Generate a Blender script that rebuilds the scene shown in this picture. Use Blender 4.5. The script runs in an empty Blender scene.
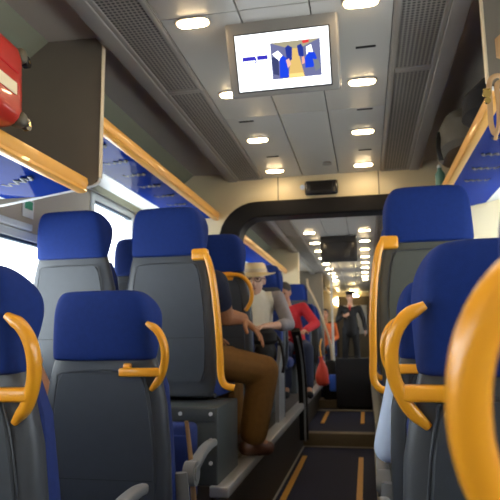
import bpy, bmesh, math, random
from mathutils import Vector, Matrix, Euler
random.seed(7)
S = bpy.context.scene
COL = S.collection

# ------------------------------------------------------------------ camera, world, exposure
CAMZ = 1.15
cd = bpy.data.cameras.new('camera'); cam = bpy.data.objects.new('camera', cd); COL.objects.link(cam)
cd.sensor_width = 36; cd.lens = 36 * 570 / 500; cd.clip_start = 0.02; cd.clip_end = 200
pitch = math.atan(87 / 570); yaw = math.atan(115 / 570 * math.cos(pitch)); roll = -0.013
cam.matrix_world = (Matrix.Translation((0, 0, CAMZ)) @ Matrix.Rotation(yaw, 4, 'Z')
                    @ Matrix.Rotation(math.pi / 2 + pitch, 4, 'X') @ Matrix.Rotation(roll, 4, 'Z'))
cd.dof.use_dof = True; cd.dof.focus_distance = 1.3; cd.dof.aperture_fstop = 8
S.camera = cam
W = bpy.data.worlds.new('daylight'); S.world = W; W.use_nodes = True
bg = W.node_tree.nodes['Background']; bg.inputs[0].default_value = (0.95, 0.98, 1.0, 1); bg.inputs[1].default_value = 7.5
S.view_settings.view_transform = 'Standard'; S.view_settings.look = 'None'
S.view_settings.gamma = 1; S.view_settings.exposure = 0.22; S.view_settings.use_curve_mapping = False
LAMP = 42.0       # ceiling lamp emission
S.cycles.max_bounces = 8

# ------------------------------------------------------------------ materials
def mat(name, col, rough=0.5, namt=0.0, nscale=30.0, bump=0.0, bscale=200.0, metal=0.0, coat=0.0, emit=None, estr=0.0, spec=0.5, trans=0.0):
    m = bpy.data.materials.new(name); m.use_nodes = True
    nt = m.node_tree; b = nt.nodes['Principled BSDF']
    b.inputs['Base Color'].default_value = (*col, 1); b.inputs['Roughness'].default_value = rough
    b.inputs['Metallic'].default_value = metal; b.inputs['Coat Weight'].default_value = coat
    b.inputs['Specular IOR Level'].default_value = spec
    b.inputs['Transmission Weight'].default_value = trans
    tc = nt.nodes.new('ShaderNodeTexCoord')
    if namt:
        n = nt.nodes.new('ShaderNodeTexNoise'); n.inputs['Scale'].default_value = nscale; n.inputs['Detail'].default_value = 3
        nt.links.new(tc.outputs['Object'], n.inputs['Vector'])
        r = nt.nodes.new('ShaderNodeMixRGB'); r.blend_type = 'MIX'
        r.inputs[1].default_value = (*[max(0, c * (1 - namt)) for c in col], 1)
        r.inputs[2].default_value = (*[min(1, c * (1 + namt)) for c in col], 1)
        nt.links.new(n.outputs['Fac'], r.inputs[0]); nt.links.new(r.outputs[0], b.inputs['Base Color'])
    if bump:
        n2 = nt.nodes.new('ShaderNodeTexNoise'); n2.inputs['Scale'].default_value = bscale
        nt.links.new(tc.outputs['Object'], n2.inputs['Vector'])
        bp = nt.nodes.new('ShaderNodeBump'); bp.inputs['Strength'].default_value = bump; bp.inputs['Distance'].default_value = 0.002
        nt.links.new(n2.outputs['Fac'], bp.inputs['Height']); nt.links.new(bp.outputs[0], b.inputs['Normal'])
    if emit:
        b.inputs['Emission Color'].default_value = (*emit, 1); b.inputs['Emission Strength'].default_value = estr
    return m
def checker_mat(name, c1, c2, scale, rough=0.5):
    m = mat(name, c1, rough); nt = m.node_tree; b = nt.nodes['Principled BSDF']
    tc = nt.nodes.new('ShaderNodeTexCoord'); v = nt.nodes.new('ShaderNodeTexVoronoi'); v.inputs['Scale'].default_value = scale
    v.inputs['Randomness'].default_value = 0.0
    nt.links.new(tc.outputs['Object'], v.inputs['Vector'])
    r = nt.nodes.new('ShaderNodeValToRGB'); r.color_ramp.elements[0].position = 0.28; r.color_ramp.elements[1].position = 0.42
    r.color_ramp.elements[0].color = (*c2, 1); r.color_ramp.elements[1].color = (*c1, 1)
    nt.links.new(v.outputs['Distance'], r.inputs[0]); nt.links.new(r.outputs[0], b.inputs['Base Color'])
    return m
def glass_mat():
    m = bpy.data.materials.new('window glass'); m.use_nodes = True; nt = m.node_tree; nt.nodes.clear()
    o = nt.nodes.new('ShaderNodeOutputMaterial'); mx = nt.nodes.new('ShaderNodeMixShader'); mx.inputs[0].default_value = 0.07
    t = nt.nodes.new('ShaderNodeBsdfTransparent'); g = nt.nodes.new('ShaderNodeBsdfGlossy'); g.inputs['Roughness'].default_value = 0.02
    t.inputs[0].default_value = (0.93, 0.96, 0.97, 1)
    nt.links.new(t.outputs[0], mx.inputs[1]); nt.links.new(g.outputs[0], mx.inputs[2])
    nt.links.new(mx.outputs[0], o.inputs[0]); return m

M = dict(
 blue=mat('blue seat fabric', (0.005, 0.024, 0.155), 0.75, 0.18, 60, 0.25, 500, spec=0.22),
 blue_dk=mat('blue cushion fabric', (0.005, 0.021, 0.14), 0.75, 0.15, 60, 0.2, 500),
 shell=mat('grey seat shell', (0.052, 0.058, 0.068), 0.42, 0.08, 25, 0.15, 350),
 panel=mat('grey seat back panel', (0.043, 0.050, 0.061), 0.5, 0.1, 25, 0.2, 350),
 seam=mat('dark seam', (0.012, 0.013, 0.015), 0.7),
 orange=mat('orange handle plastic', (0.86, 0.36, 0.018), 0.28, 0.04, 12, coat=0.35),
 rail=mat('orange rail', (0.85, 0.40, 0.07), 0.32, coat=0.3),
 arm=mat('grey armrest plastic', (0.21, 0.215, 0.22), 0.38),
 pedestal=mat('grey painted steel', (0.055, 0.063, 0.064), 0.45, 0.08, 14),
 screw=mat('bright screw metal', (0.8, 0.8, 0.8), 0.5, metal=0.3),
 ceil=mat('pale ceiling panel', (0.45, 0.43, 0.385), 0.38, 0.04, 3, spec=0.5),
 ceil_frame=mat('ceiling frame grey', (0.29, 0.265, 0.235), 0.5),
 ceil_side=mat('ceiling side panel', (0.46, 0.40, 0.33), 0.55, 0.08, 4),
 slope=mat('sloping olive grey panel', (0.26, 0.255, 0.175), 0.6, 0.06, 5),
 mesh=checker_mat('perforated grille', (0.30, 0.275, 0.24), (0.06, 0.055, 0.05), 55),
 part=mat('brown grey partition', (0.18, 0.155, 0.12), 0.5, 0.08, 6),
 part_edge=mat('pale tan edging', (0.62, 0.50, 0.34), 0.4),
 wall=mat('pale wall panel', (0.43, 0.36, 0.28), 0.5, 0.05, 5),
 cream=mat('cream bulkhead panel', (0.78, 0.66, 0.42), 0.42, 0.05, 2.5),
 frame=mat('window frame white', (0.68, 0.70, 0.70), 0.4),
 blind=mat('dark blue blind bar', (0.03, 0.06, 0.10), 0.5),
 rubber=mat('black rubber frame', (0.010, 0.009, 0.009), 0.5, spec=0.2),
 shelf=mat('glossy blue rack glass', (0.008, 0.033, 0.25), 0.45, 0.15, 4, spec=0.0, coat=0.12),
 mark=mat('dark etched mark', (0.02, 0.03, 0.06), 0.5),
 floor=mat('dark blue floor', (0.020, 0.025, 0.060), 0.75, 0.2, 40, spec=0.2),
 tread=mat('tan step tread', (0.17, 0.135, 0.08), 0.45, 0.15, 30),
 stripe=mat('yellow floor stripe', (0.72, 0.36, 0.05), 0.5, 0.1, 40),
 edge=mat('pale floor edging', (0.42, 0.38, 0.30), 0.4),
 riser=mat('brown grey riser', (0.045, 0.036, 0.028), 0.5, 0.15, 20),
 silver=mat('brushed aluminium nosing', (0.50, 0.49, 0.47), 0.35, metal=0.6),
 lamp=mat('warm lamp diffuser', (1, 0.9, 0.7), 0.4, emit=(1.0, 0.73, 0.40), estr=LAMP),
 tvbody=mat('monitor housing grey', (0.23, 0.215, 0.195), 0.4, 0.03, 8),
 black=mat('matt black', (0.012, 0.012, 0.013), 0.6),
 blackg=mat('glossy black plastic', (0.02, 0.02, 0.022), 0.25),
 blackcase=mat('black case fabric', (0.008, 0.008, 0.010), 0.9, 0.3, 30),
 red=mat('red suitcase shell', (0.52, 0.028, 0.018), 0.3, 0.06, 8, coat=0.4),
 trim=mat('tan grey suitcase trim', (0.10, 0.085, 0.055), 0.5),
 label=mat('cream luggage label', (0.85, 0.74, 0.50), 0.6),
 leather=mat('tan leather', (0.50, 0.30, 0.14), 0.5, 0.15, 30),
 brass=mat('brass', (0.85, 0.60, 0.20), 0.2, metal=1),
 bag=mat('grey bag canvas', (0.10, 0.09, 0.07), 0.8, 0.3, 15),
 green=mat('green plastic', (0.15, 0.32, 0.26), 0.3),
 sign=mat('green sign', (0.03, 0.33, 0.16), 0.4),
 white=mat('white plastic', (0.75, 0.75, 0.73), 0.4),
 skin=mat('fair skin', (0.60, 0.34, 0.23), 0.5, 0.08, 20),
 skin_d=mat('tanned skin', (0.42, 0.19, 0.095), 0.45, 0.12, 25),
 hair_d=mat('dark hair', (0.02, 0.015, 0.012), 0.6, 0.3, 80),
 eye=mat('dark eye', (0.02, 0.015, 0.01), 0.2),
 lip=mat('lip', (0.38, 0.12, 0.09), 0.5),
 brown=mat('ochre brown trousers', (0.18, 0.080, 0.013), 0.85, 0.2, 40, 0.4, 300),
 shoe=mat('brown leather shoe', (0.10, 0.040, 0.022), 0.4, 0.2, 20),
 navy=mat('navy cloth', (0.012, 0.016, 0.04), 0.85, 0.2, 40),
 dark=mat('black cloth', (0.010, 0.010, 0.012), 0.9, 0.2, 40),
 greyshirt=mat('grey shirt cloth', (0.30, 0.28, 0.30), 0.85, 0.15, 40),
 vest=mat('cream waistcoat', (0.88, 0.84, 0.70), 0.8, 0.08, 30),
 hat=mat('straw hat', (0.78, 0.63, 0.36), 0.7, 0.12, 90),
 redcloth=mat('red knit', (0.50, 0.014, 0.022), 0.85, 0.15, 40),
 orangecloth=mat('orange cloth', (0.55, 0.11, 0.02), 0.85, 0.15, 40),
 paleblue=mat('pale blue shirt', (0.62, 0.74, 0.98), 0.8, 0.06, 40),
 redbag=mat('orange red nylon', (0.62, 0.045, 0.016), 0.55, 0.12, 25),
 cyan=mat('bright blue nylon', (0.03, 0.12, 0.6), 0.5),
 olive=mat('olive grey shell', (0.075, 0.078, 0.062), 0.45, 0.08, 25),
 glass=glass_mat(),
)
def emat(name, col, s=1.0):
    return mat(name, (0, 0, 0), 0.6, emit=col, estr=s, spec=0.0)

# ------------------------------------------------------------------ mesh helpers
def B(): return bmesh.new()
def box(bm, x0, x1, y0, y1, z0, z1, bev=0.0, mtx=None):
    t = bmesh.new(); bmesh.ops.create_cube(t, size=1)
    for v in t.verts:
        v.co = Vector(((x0 + x1) / 2 + v.co.x * (x1 - x0), (y0 + y1) / 2 + v.co.y * (y1 - y0), (z0 + z1) / 2 + v.co.z * (z1 - z0)))
    if bev: bmesh.ops.bevel(t, geom=t.edges[:], offset=bev, segments=3, affect='EDGES', profile=0.5)
    if mtx: t.transform(mtx)
    merge(bm, t)
def merge(bm, t):
    me = bpy.data.meshes.new('tmp'); t.to_mesh(me); t.free(); bm.from_mesh(me); bpy.data.meshes.remove(me)
def loft(bm, rings, cap=True, close=True):
    vs = [[bm.verts.new(p) for p in r] for r in rings]; n = len(rings[0])
    for a, b in zip(vs[:-1], vs[1:]):
        for i in range(n if close else n - 1):
            j = (i + 1) % n; bm.faces.new((a[i], a[j], b[j], b[i]))
    if cap:
        bm.faces.new(list(reversed(vs[0]))); bm.faces.new(vs[-1])
def sring(cx, cy, z, a, b, n=24, e=4.0):
    out = []
    for i in range(n):
        t = 2 * math.pi * i / n; c, s = math.cos(t), math.sin(t)
        out.append((cx + a * math.copysign(abs(c) ** (2 / e), c), cy + b * math.copysign(abs(s) ** (2 / e), s), z))
    return out
def smoothpath(pts, sub=6):
    P = [Vector(p) for p in pts]
    if len(P) < 3: return P
    P = [2 * P[0] - P[1]] + P + [2 * P[-1] - P[-2]]; out = []
    for i in range(1, len(P) - 2):
        for k in range(sub):
            t = k / sub; a, b, c, d = P[i - 1], P[i], P[i + 1], P[i + 2]
            out.append(0.5 * ((2 * b) + (c - a) * t + (2 * a - 5 * b + 4 * c - d) * t * t + (3 * b - a - 3 * c + d) * t ** 3))
    out.append(P[-2]); return out
def sweep(bm, pts, rx, ry, up=(0, 0, 1), n=12, sub=6, taper=None, e=2.0):
    P = smoothpath(pts, sub); up = Vector(up); rings = []
    for i, p in enumerate(P):
        d = (P[min(i + 1, len(P) - 1)] - P[max(i - 1, 0)]).normalized()
        s = d.cross(up)
        if s.length < 1e-3: s = Vector((1, 0, 0))
        s.normalize(); u = s.cross(d).normalized()
        k = 1.0 if taper is None else taper(i / (len(P) - 1))
        r = []
        for j in range(n):
            t = 2 * math.pi * j / n; c, q = math.cos(t), math.sin(t)
            c = math.copysign(abs(c) ** (2 / e), c); q = math.copysign(abs(q) ** (2 / e), q)
            r.append(p + s * (c * rx * k) + u * (q * ry * k))
        rings.append(r)
    loft(bm, rings)
def tube(bm, pts, r, n=12, sub=6): sweep(bm, pts, r, r, up=(0.013, 0.02, 1), n=n, sub=sub)
def caps(bm, p, q, r1, r2=None, n=14):
    if r2 is None: r2 = r1
    p, q = Vector(p), Vector(q); d = q - p; L = d.length; d = d.normalized() if L > 1e-6 else Vector((0, 0, 1))
    a = d.orthogonal().normalized(); b = d.cross(a); rings = []
    for k in range(1, 5):
        t = k / 4 * math.pi / 2; rings.append((p - d * r1 * math.cos(t), r1 * math.sin(t)))
    for k in range(0, 4):
        t = k / 4 * math.pi / 2; rings.append((q + d * r2 * math.sin(t), r2 * math.cos(t)))
    loft(bm, [[c + a * (r * math.cos(2 * math.pi * i / n)) + b * (r * math.sin(2 * math.pi * i / n)) for i in range(n)] for c, r in rings])
def ell(bm, c, r, rot=None, seg=20):
    t = bmesh.new(); bmesh.ops.create_uvsphere(t, u_segments=seg, v_segments=max(8, seg // 2 + 2), radius=1)
    mt = Matrix.Translation(c) @ (rot if rot else Matrix.Identity(4)) @ Matrix.Diagonal((*r, 1)); t.transform(mt); merge(bm, t)
def disc(bm, c, r, h, axis='Z', n=24, r2=None):
    t = bmesh.new(); bmesh.ops.create_cone(t, cap_ends=True, segments=n, radius1=r, radius2=r if r2 is None else r2, depth=h)
    R = {'Z': Matrix.Identity(4), 'X': Matrix.Rotation(math.pi / 2, 4, 'Y'), 'Y': Matrix.Rotation(-math.pi / 2, 4, 'X')}[axis]
    t.transform(Matrix.Translation(c) @ R); merge(bm, t)
def prism(bm, poly, axis, a0, a1):
    """poly in the two other axes, extruded along axis from a0 to a1"""
    def pt(u, v, w): return {'X': (w, u, v), 'Y': (u, w, v), 'Z': (u, v, w)}[axis]
    loft(bm, [[pt(u, v, a0) for u, v in poly], [pt(u, v, a1) for u, v in poly]])
def obj(name, bm, m, parent=None, smooth=True, sub=0, bev=0.0):
    bmesh.ops.recalc_face_normals(bm, faces=bm.faces[:])
    me = bpy.data.meshes.new(name); bm.to_mesh(me); bm.free()
    o = bpy.data.objects.new(name, me); COL.objects.link(o); me.materials.append(M[m] if isinstance(m, str) else m)
    if parent: o.parent = parent
    if bev:
        md = o.modifiers.new('bevel', 'BEVEL'); md.width = bev; md.segments = 3; md.limit_method = 'ANGLE'
    if sub:
        md = o.modifiers.new('sub', 'SUBSURF'); md.levels = sub; md.render_levels = sub
    if smooth:
        me.shade_smooth()
        if not sub: me.set_sharp_from_angle(angle=math.radians(38))
    return o
def remesh(name, bm, m, parent, vox=0.008, sm=3):
    """fuse overlapping solids into one continuous skin"""
    me = bpy.data.meshes.new(name + '_raw'); bmesh.ops.recalc_face_normals(bm, faces=bm.faces[:]); bm.to_mesh(me); bm.free()
    o = bpy.data.objects.new(name, me); COL.objects.link(o)
    r = o.modifiers.new('r', 'REMESH'); r.mode = 'VOXEL'; r.voxel_size = vox
    s = o.modifiers.new('s', 'SMOOTH'); s.iterations = sm; s.factor = 0.5
    dg = bpy.context.evaluated_depsgraph_get(); dg.update()
    nm = bpy.data.meshes.new_from_object(o.evaluated_get(dg)); o.modifiers.clear(); o.data = nm; bpy.data.meshes.remove(me)
    nm.name = name; nm.materials.clear(); nm.materials.append(M[m]); nm.shade_smooth()
    if parent: o.parent = parent
    return o
def thing(name, label, cat, loc=(0, 0, 0), rz=0, group=None):
    o = bpy.data.objects.new(name, None); o.empty_display_size = 0.05; COL.objects.link(o)
    o.location = loc; o.rotation_euler = (0, 0, rz); return tag(o, label, cat, group)
def tag(o, label, cat, group=None):
    o['label'] = label; o['category'] = cat
    if group: o['group'] = group
    elif 'group' in o: del o['group']
    return o
def struct(name, bm, m, parent=None, **k):
    o = obj(name, bm, m, parent, **k)
    if not parent: o['kind'] = 'structure'
    return o
def dup(root, loc, rz=None, label=None, group=None):
    r = root.copy(); COL.objects.link(r); r.location = loc
    if rz is not None: r.rotation_euler = (0, 0, rz)
    if label: r['label'] = label
    if group: r['group'] = group
    for ch in list(root.children):
        c = ch.copy(); COL.objects.link(c); c.parent = r
        for g in list(ch.children):
            d = g.copy(); COL.objects.link(d); d.parent = c
    return r

# ------------------------------------------------------------------ dimensions
XL, XR, XC = -1.76, 1.18, -0.29
YB, YE = -2.6, 16.5
ZC = 2.37
PL = 0.49                      # raised seating platforms
YP = 2.6; YBH = 4.25
BK = 8.45                      # where the aisle climbs

# ------------------------------------------------------------------ floor and platforms
bm = B(); box(bm, XL, XR, YB, 6.35, -0.12, 0.0); struct('floor', bm, 'floor')
bm = B(); box(bm, -0.70, 0.05, 6.35, BK, -0.12, 0.13); struct('floor_upper_aisle', bm, 'floor')
bm = B(); box(bm, -0.70, 0.05, BK, 8.85, -0.12, 0.24); struct('floor_step', bm, 'tread')
bm = B(); box(bm, XL, XR, 8.85, YE, -0.12, 0.36); struct('floor_vestibule', bm, 'floor')
bm = B(); box(bm, XL, -0.70, YP, 8.85, -0.12, PL); struct('floor_platform_left', bm, 'riser')
bm = B(); box(bm, 0.05, XR, 2.30, 8.85, -0.12, PL); struct('floor_platform_right', bm, 'riser')
bm = B(); box(bm, -0.715, -0.625, YP - 0.02, 8.85, PL - 0.045, PL + 0.004, 0.008); struct('trim_1', bm, 'silver')
bm = B(); box(bm, 0.035, 0.10, 2.28, 8.85, PL - 0.045, PL + 0.004, 0.008); struct('trim_2', bm, 'pedestal')
bm = B(); box(bm, -0.70, 0.05, 6.27, 6.36, 0.0, 0.134, 0.004); box(bm, -0.70, 0.05, 6.33, 6.40, 0.128, 0.136); struct('trim_3', bm, 'tread')
bm = B(); box(bm, -0.70, 0.05, 6.23, 6.26, 0.0, 0.008); struct('trim_4', bm, 'edge')
bm = B(); box(bm, -0.70, 0.05, 8.15, 8.2, 0.13, 0.142); struct('trim_5', bm, 'edge')
bm = B(); box(bm, -0.77 + 0.07, -0.685, YP, 6.25, 0.0, 0.006); struct('trim_6', bm, 'edge')
bm = B(); box(bm, 0.03, 0.05, 2.30, 6.25, 0.0, 0.006); struct('trim_7', bm, 'edge')
for i, (x, y0, y1, z) in enumerate([(-0.63, 3.2, 5.75, 0), (-0.095, 3.2, 5.75, 0), (-0.55, 7.0, 8.05, 0.13), (-0.085, 7.0, 8.05, 0.13)]):
    bm = B(); box(bm, x - 0.022, x + 0.022, y0, y1, z + 0.0, z + 0.006)
    tag(obj('floor_stripe', bm, 'stripe'),
        ['yellow floor stripe on the left of the near aisle mat, below the step', 'yellow floor stripe on the right of the near aisle mat, below the step',
         'yellow floor stripe on the left of the far aisle mat, before the black case', 'yellow floor stripe on the right of the far aisle mat, before the black case'][i],
        'floor marking', 'yellow stripes along the aisle floor')

# ------------------------------------------------------------------ walls with windows
winspec = [(-2.2, -0.9, 0.95, 1.67), (-0.6, 0.9, 0.95, 1.67), (1.15, 3.0, 0.95, 1.72), (3.42, 4.14, 1.25, 2.125), (4.6, 6.0, 1.28, 2.03), (6.3, 7.8, 1.28, 2.03), (9.2, 10.6, 1.2, 2.0), (11.5, 13.0, 1.2, 2.0)]
def wall(name, x0, x1):
    bm = B(); y = YB
    for (a, b, z0, z1) in winspec:
        box(bm, x0, x1, y, a, 0, 2.62); box(bm, x0, x1, a, b, 0, z0); box(bm, x0, x1, a, b, z1, 2.62); y = b
    box(bm, x0, x1, y, YE, 0, 2.62); struct(name, bm, 'wall')
wall('wall_left', XL - 0.08, XL); wall('wall_right', XR, XR + 0.08)
n = 0
for side in (0, 1):
    xi = XL if side == 0 else XR; sg = 1 if side == 0 else -1
    for (a, b, z0, z1) in winspec:
        n += 1
        bm = B(); w = 0.045; xa, xb = sorted((xi - sg * 0.05, xi + sg * 0.012))
        box(bm, xa, xb, a, a + w, z0, z1, 0.005); box(bm, xa, xb, b - w, b, z0, z1, 0.005)
        box(bm, xa, xb, a + w, b - w, z1 - w, z1, 0.005); box(bm, xa, xb, a + w, b - w, z0, z0 + w, 0.005)
        wo = struct('window_%d' % n, bm, 'frame')
        bm = B(); xa, xb = sorted((xi - sg * 0.045, xi - sg * 0.039)); box(bm, xa, xb, a + w, b - w, z0 + w, z1 - w); obj('glass', bm, 'glass', wo)
        bm = B(); xa, xb = sorted((xi - sg * 0.03, xi + sg * 0.004)); box(bm, xa, xb, a + w, b - w, z1 - w - 0.02, z1 - w, 0.006); obj('blind', bm, 'blind', wo)
        # white cornice above
bm = B(); box(bm, XL, XL + 0.03, YB, 2.72, 1.725, 1.76, 0.006); struct('trim_8', bm, 'frame')
bm = B(); box(bm, XL, XL + 0.03, 3.35, YBH - 0.03, 2.13, 2.15, 0.006); struct('trim_9', bm, 'frame')
bm = B(); box(bm, XL - 0.08, XR + 0.08, YB - 0.06, YB, 0, 2.62); struct('wall_back', bm, 'wall')
bm = B(); box(bm, XL - 0.08, XR + 0.08, YE, YE + 0.06, 0, 1.55); struct('wall_front', bm, 'riser')
bm = B(); box(bm, XL - 0.08, XR + 0.08, YE, YE + 0.06, 1.55, 2.62); struct('wall_front_upper', bm, 'cream')
bm = B(); box(bm, -0.75, 0.2, YE - 0.05, YE - 0.002, 0.36, 2.25, 0.02); dd = struct('door_1', bm, 'tread')
bm = B(); box(bm, -0.6, 0.05, YE - 0.06, YE - 0.045, 1.2, 2.0, 0.004); obj('door_window', bm, 'frame', dd)

# ------------------------------------------------------------------ ceiling
def cz(bm, x0, x1, y0, y1, z, t=0.03, bev=0.0): box(bm, x0, x1, y0, y1, z, z + t, bev)
bm = B(); box(bm, XL - 0.08, XR + 0.08, YB, YE, 2.52, 2.58); struct('ceiling', bm, 'ceil_side')
seams = [-0.735, -0.425, -0.155, 0.155]
k = 0
bm = B()
ycuts = [YB, -0.6, 0.75, 1.95, 3.0, YBH, 5.6, 7.2, 8.8, 10.4, 12.0, 14.0, YE]
for a, b in zip(ycuts[:-1], ycuts[1:]):
    for x0, x1 in zip(seams[:-1], seams[1:]): cz(bm, x0 + 0.003, x1 - 0.003, a + 0.002, b - 0.002, ZC, 0.02, 0.002)
struct('ceiling_panels', bm, 'ceil')
bm = B(); box(bm, seams[0], seams[-1], YB, YE, ZC + 0.02, ZC + 0.05); struct('ceiling_joint_backing', bm, 'seam')
# side ceilings, symmetric about the aisle centre
def mx(x): return 2 * XC - x
for s in (0, 1):
    f = (lambda x: x) if s == 0 else mx
    def rg(a, b): return sorted((f(a), f(b)))
    bm = B(); a, b = rg(-1.015, -0.945); cz(bm, a, b, YB, YE, ZC - 0.012, 0.03, 0.004)
    a, b = rg(-0.742, -0.735); cz(bm, a, b, YB, YE, ZC - 0.004, 0.03)
    struct('trim_%d' % (10 + s), bm, 'ceil_frame')
    bm = B(); poly = [(-1.03, 2.42), (-1.30, 2.43), (-1.30, 2.46), (-1.03, 2.46)]
    prism(bm, [(f(x), z) for x, z in poly], 'Y', YB, YE)
    box(bm, *rg(-1.035, -1.012), YB, YE, ZC + 0.0, 2.46); struct(('ceiling_side_left', 'ceiling_side_right')[s], bm, 'ceil_side')
    bm = B(); poly = [(-1.30, 2.43), (-1.72, 2.12), (-1.72, 2.16), (-1.30, 2.47)]
    prism(bm, [(f(x), z) for x, z in poly], 'Y', YB, YE); struct(('ceiling_cove_left', 'ceiling_cove_right')[s], bm, 'slope')
# grille panels: each a ceiling vent
gy = [-2.5, -1.2, 0.1, 1.35, 2.585, 4.235, 5.5, 6.9, 8.3, 9.7, 11.1]
names_l = {}
for s in (0, 1):
    f = (lambda x: x) if s == 0 else mx
    for i, (a, b) in enumerate(zip(gy[:-1], gy[1:])):
        if a < 0: pass
        x0, x1 = sorted((f(-0.742), f(-0.945)))
        side = ('left', 'right')[s]
        desc = {3: 'perforated grey ceiling vent panel %s of the monitor, nearest the camera', 4: 'perforated grey ceiling vent panel %s of the aisle, just before the bulkhead'}.get(i, 'perforated grey ceiling vent panel on the %s of the aisle ceiling')
        lab = desc % side
        g = None if i in (3, 4) else ('near' if i < 3 else 'far') + ' ceiling vents on the ' + side
        if i not in (3, 4): lab += ', beyond the bulkhead' if i > 4 else ', behind the camera'
        t = thing('ceiling_vent', lab, 'ceiling vent', ((x0 + x1) / 2, (a + b) / 2, ZC), 0, g)
        hx, hy = (x1 - x0) / 2, (b - a) / 2
        bm = B(); w = 0.022
        box(bm, -hx, -hx + w, -hy, hy, -0.006, 0.02, 0.003); box(bm, hx - w, hx, -hy, hy, -0.006, 0.02, 0.003)
        box(bm, -hx + w, hx - w, -hy, -hy + w, -0.006, 0.02, 0.003); box(bm, -hx + w, hx - w, hy - w, hy, -0.006, 0.02, 0.003)
        obj('frame', bm, 'ceil_frame', t)
        bm = B(); box(bm, -hx + w, hx - w, -hy + w, hy - w, 0.0, 0.015); obj('perforated_panel', bm, 'mesh', t)

# ------------------------------------------------------------------ ceiling lamps
lamp0 = thing('ceiling_light', '', 'ceiling light')
bm = B()
loft(bm, [sring(0, 0, 0.0, 0.072, 0.040, 28, 3), sring(0, 0, -0.006, 0.070, 0.037, 28, 3)]); obj('frame', bm, 'ceil_frame', lamp0)
bm = B(); loft(bm, [sring(0, 0, -0.004, 0.064, 0.031, 28, 3), sring(0, 0, -0.011, 0.060, 0.027, 28, 3)]); obj('diffuser', bm, 'lamp', lamp0)
first = True
rows = [-2.1, -1.42, -0.74, -0.06, 0.62, 1.30, 1.985, 2.665, 3.36, 4.05] + [4.75, 5.4] + [6.69 + 0.755 * i for i in range(9)]
ordn = ['nearest', 'second', 'third', 'fourth']
for ri, y in enumerate(rows):
    for x, side in ((-0.612, 'left'), (0.033, 'right')):
        if ri < 6: lab, g = 'glowing oval ceiling light of the %s row, overhead behind the monitor' % side, 'overhead ceiling lights'
        elif ri < 10:
            lab = 'glowing oval ceiling light, %s in the %s row before the cream bulkhead' % (ordn[ri - 6], side); g = 'ceiling lights before the bulkhead'
        else: lab, g = 'small glowing ceiling light in the %s row seen through the doorway' % side, 'ceiling lights through the doorway, %s row' % side
        if first: lamp0.location = (x, y, ZC); lamp0['label'] = lab; lamp0['group'] = g; first = False
        else: dup(lamp0, (x, y, ZC), None, lab, g)
# small ceiling slots
bm = B(); box(bm, -0.042, 0.042, -0.006, 0.006, -0.004, 0.001); sl = obj('ceiling_slot', bm, 'seam')
pos = [(-0.62, 3.05), (-0.575, 3.72), (0.05, 2.33), (0.045, 3.02), (0.045, 3.72)]
for i, (x, y) in enumerate(pos):
    o = sl if i == 0 else sl.copy()
    if i: COL.objects.link(o)
    o.location = (x, y, ZC - 0.0005)
    tag(o, ['short dark ceiling slot before the second left light', 'short dark ceiling slot before the third left light',
            'short dark ceiling slot right of the monitor', 'short dark ceiling slot beyond the second right light', 'short dark ceiling slot near the doorway, right row'][i], 'ceiling slot', 'short ceiling slots')
bm = B(); disc(bm, (0, 0, -0.006), 0.035, 0.012, 'Z', 24, 0.028); d = obj('smoke_detector', bm, 'ceil_frame'); d.location = (-0.22, 3.95, ZC)
tag(d, 'round grey smoke detector on the ceiling near the doorway', 'smoke detector')

# ------------------------------------------------------------------ bulkhead with rounded black portal
def rrect(x0, x1, z0, z1, r, n=8, bottom=False):
    pts = [(x1, z0)]
    for i in range(n + 1):
        t = i / n * math.pi / 2; pts.append((x1 - r + r * math.cos(t), z1 - r + r * math.sin(t)))
    for i in range(n + 1):
        t = math.pi / 2 + i / n * math.pi / 2; pts.append((x0 + r + r * math.cos(t), z1 - r + r * math.sin(t)))
    pts.append((x0, z0)); return pts
def arch(bm, outer, inner, y0, y1):
    rings = []
    for o_, i_ in zip(outer, inner):
        rings.append([(o_[0], y0, o_[1]), (o_[0], y1, o_[1]), (i_[0], y1, i_[1]), (i_[0], y0, i_[1])])
    loft(bm, rings)
ow = 0.80
outer = rrect(XC - ow, XC + ow, PL, 2.185, 0.30); inner = rrect(XC - 0.64, XC + 0.64, PL, 2.06, 0.17)
bm = B(); arch(bm, outer, inner, YBH - 0.03, YBH + 0.16); struct('door_frame', bm, 'rubber', bev=0.012)
big = [(XR, PL)] + [(XR, PL + (2.45 - PL) * 1)] * 1
# wall around the opening: side pieces and the strip above
bm = B()
N = len(outer); rings = []
for i, (x, z) in enumerate(outer):
    # project outward to the rectangular boundary
    dx, dz = x - XC, z - 1.6
    if i == 0: q = (XR, PL)
    elif i == N - 1: q = (XL, PL)
    else:
        sx = ((XR if dx > 0 else XL) - XC) / dx if abs(dx) > 1e-6 else 1e9
        sz = (2.47 - 1.6) / dz if dz > 1e-6 else 1e9
        t_ = min(sx, sz); q = (XC + dx * t_, 1.6 + dz * t_)
    rings.append([(q[0], YBH, q[1]), (q[0], YBH + 0.12, q[1]), (x, YBH + 0.12, z), (x, YBH, z)])
loft(bm, rings); struct('wall_bulkhead', bm, 'cream')
for i, x in enumerate((-0.62, 0.14)):
    bm = B(); box(bm, x - 0.003, x + 0.003, YBH - 0.003, YBH + 0.01, 2.19, ZC); struct('trim_%d' % (12 + i), bm, 'seam')
t = thing('speaker_unit', 'small black rounded speaker box on the cream panel above the doorway', 'speaker', (-0.285, YBH, 2.262))
bm = B(); box(bm, -0.125, 0.125, -0.05, 0.0, -0.055, 0.055, 0.018); obj('housing', bm, 'blackg', t)
bm = B(); box(bm, -0.085, 0.085, -0.056, -0.048, -0.03, 0.03, 0.003); obj('speaker_grille', bm, 'rubber', t)
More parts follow.
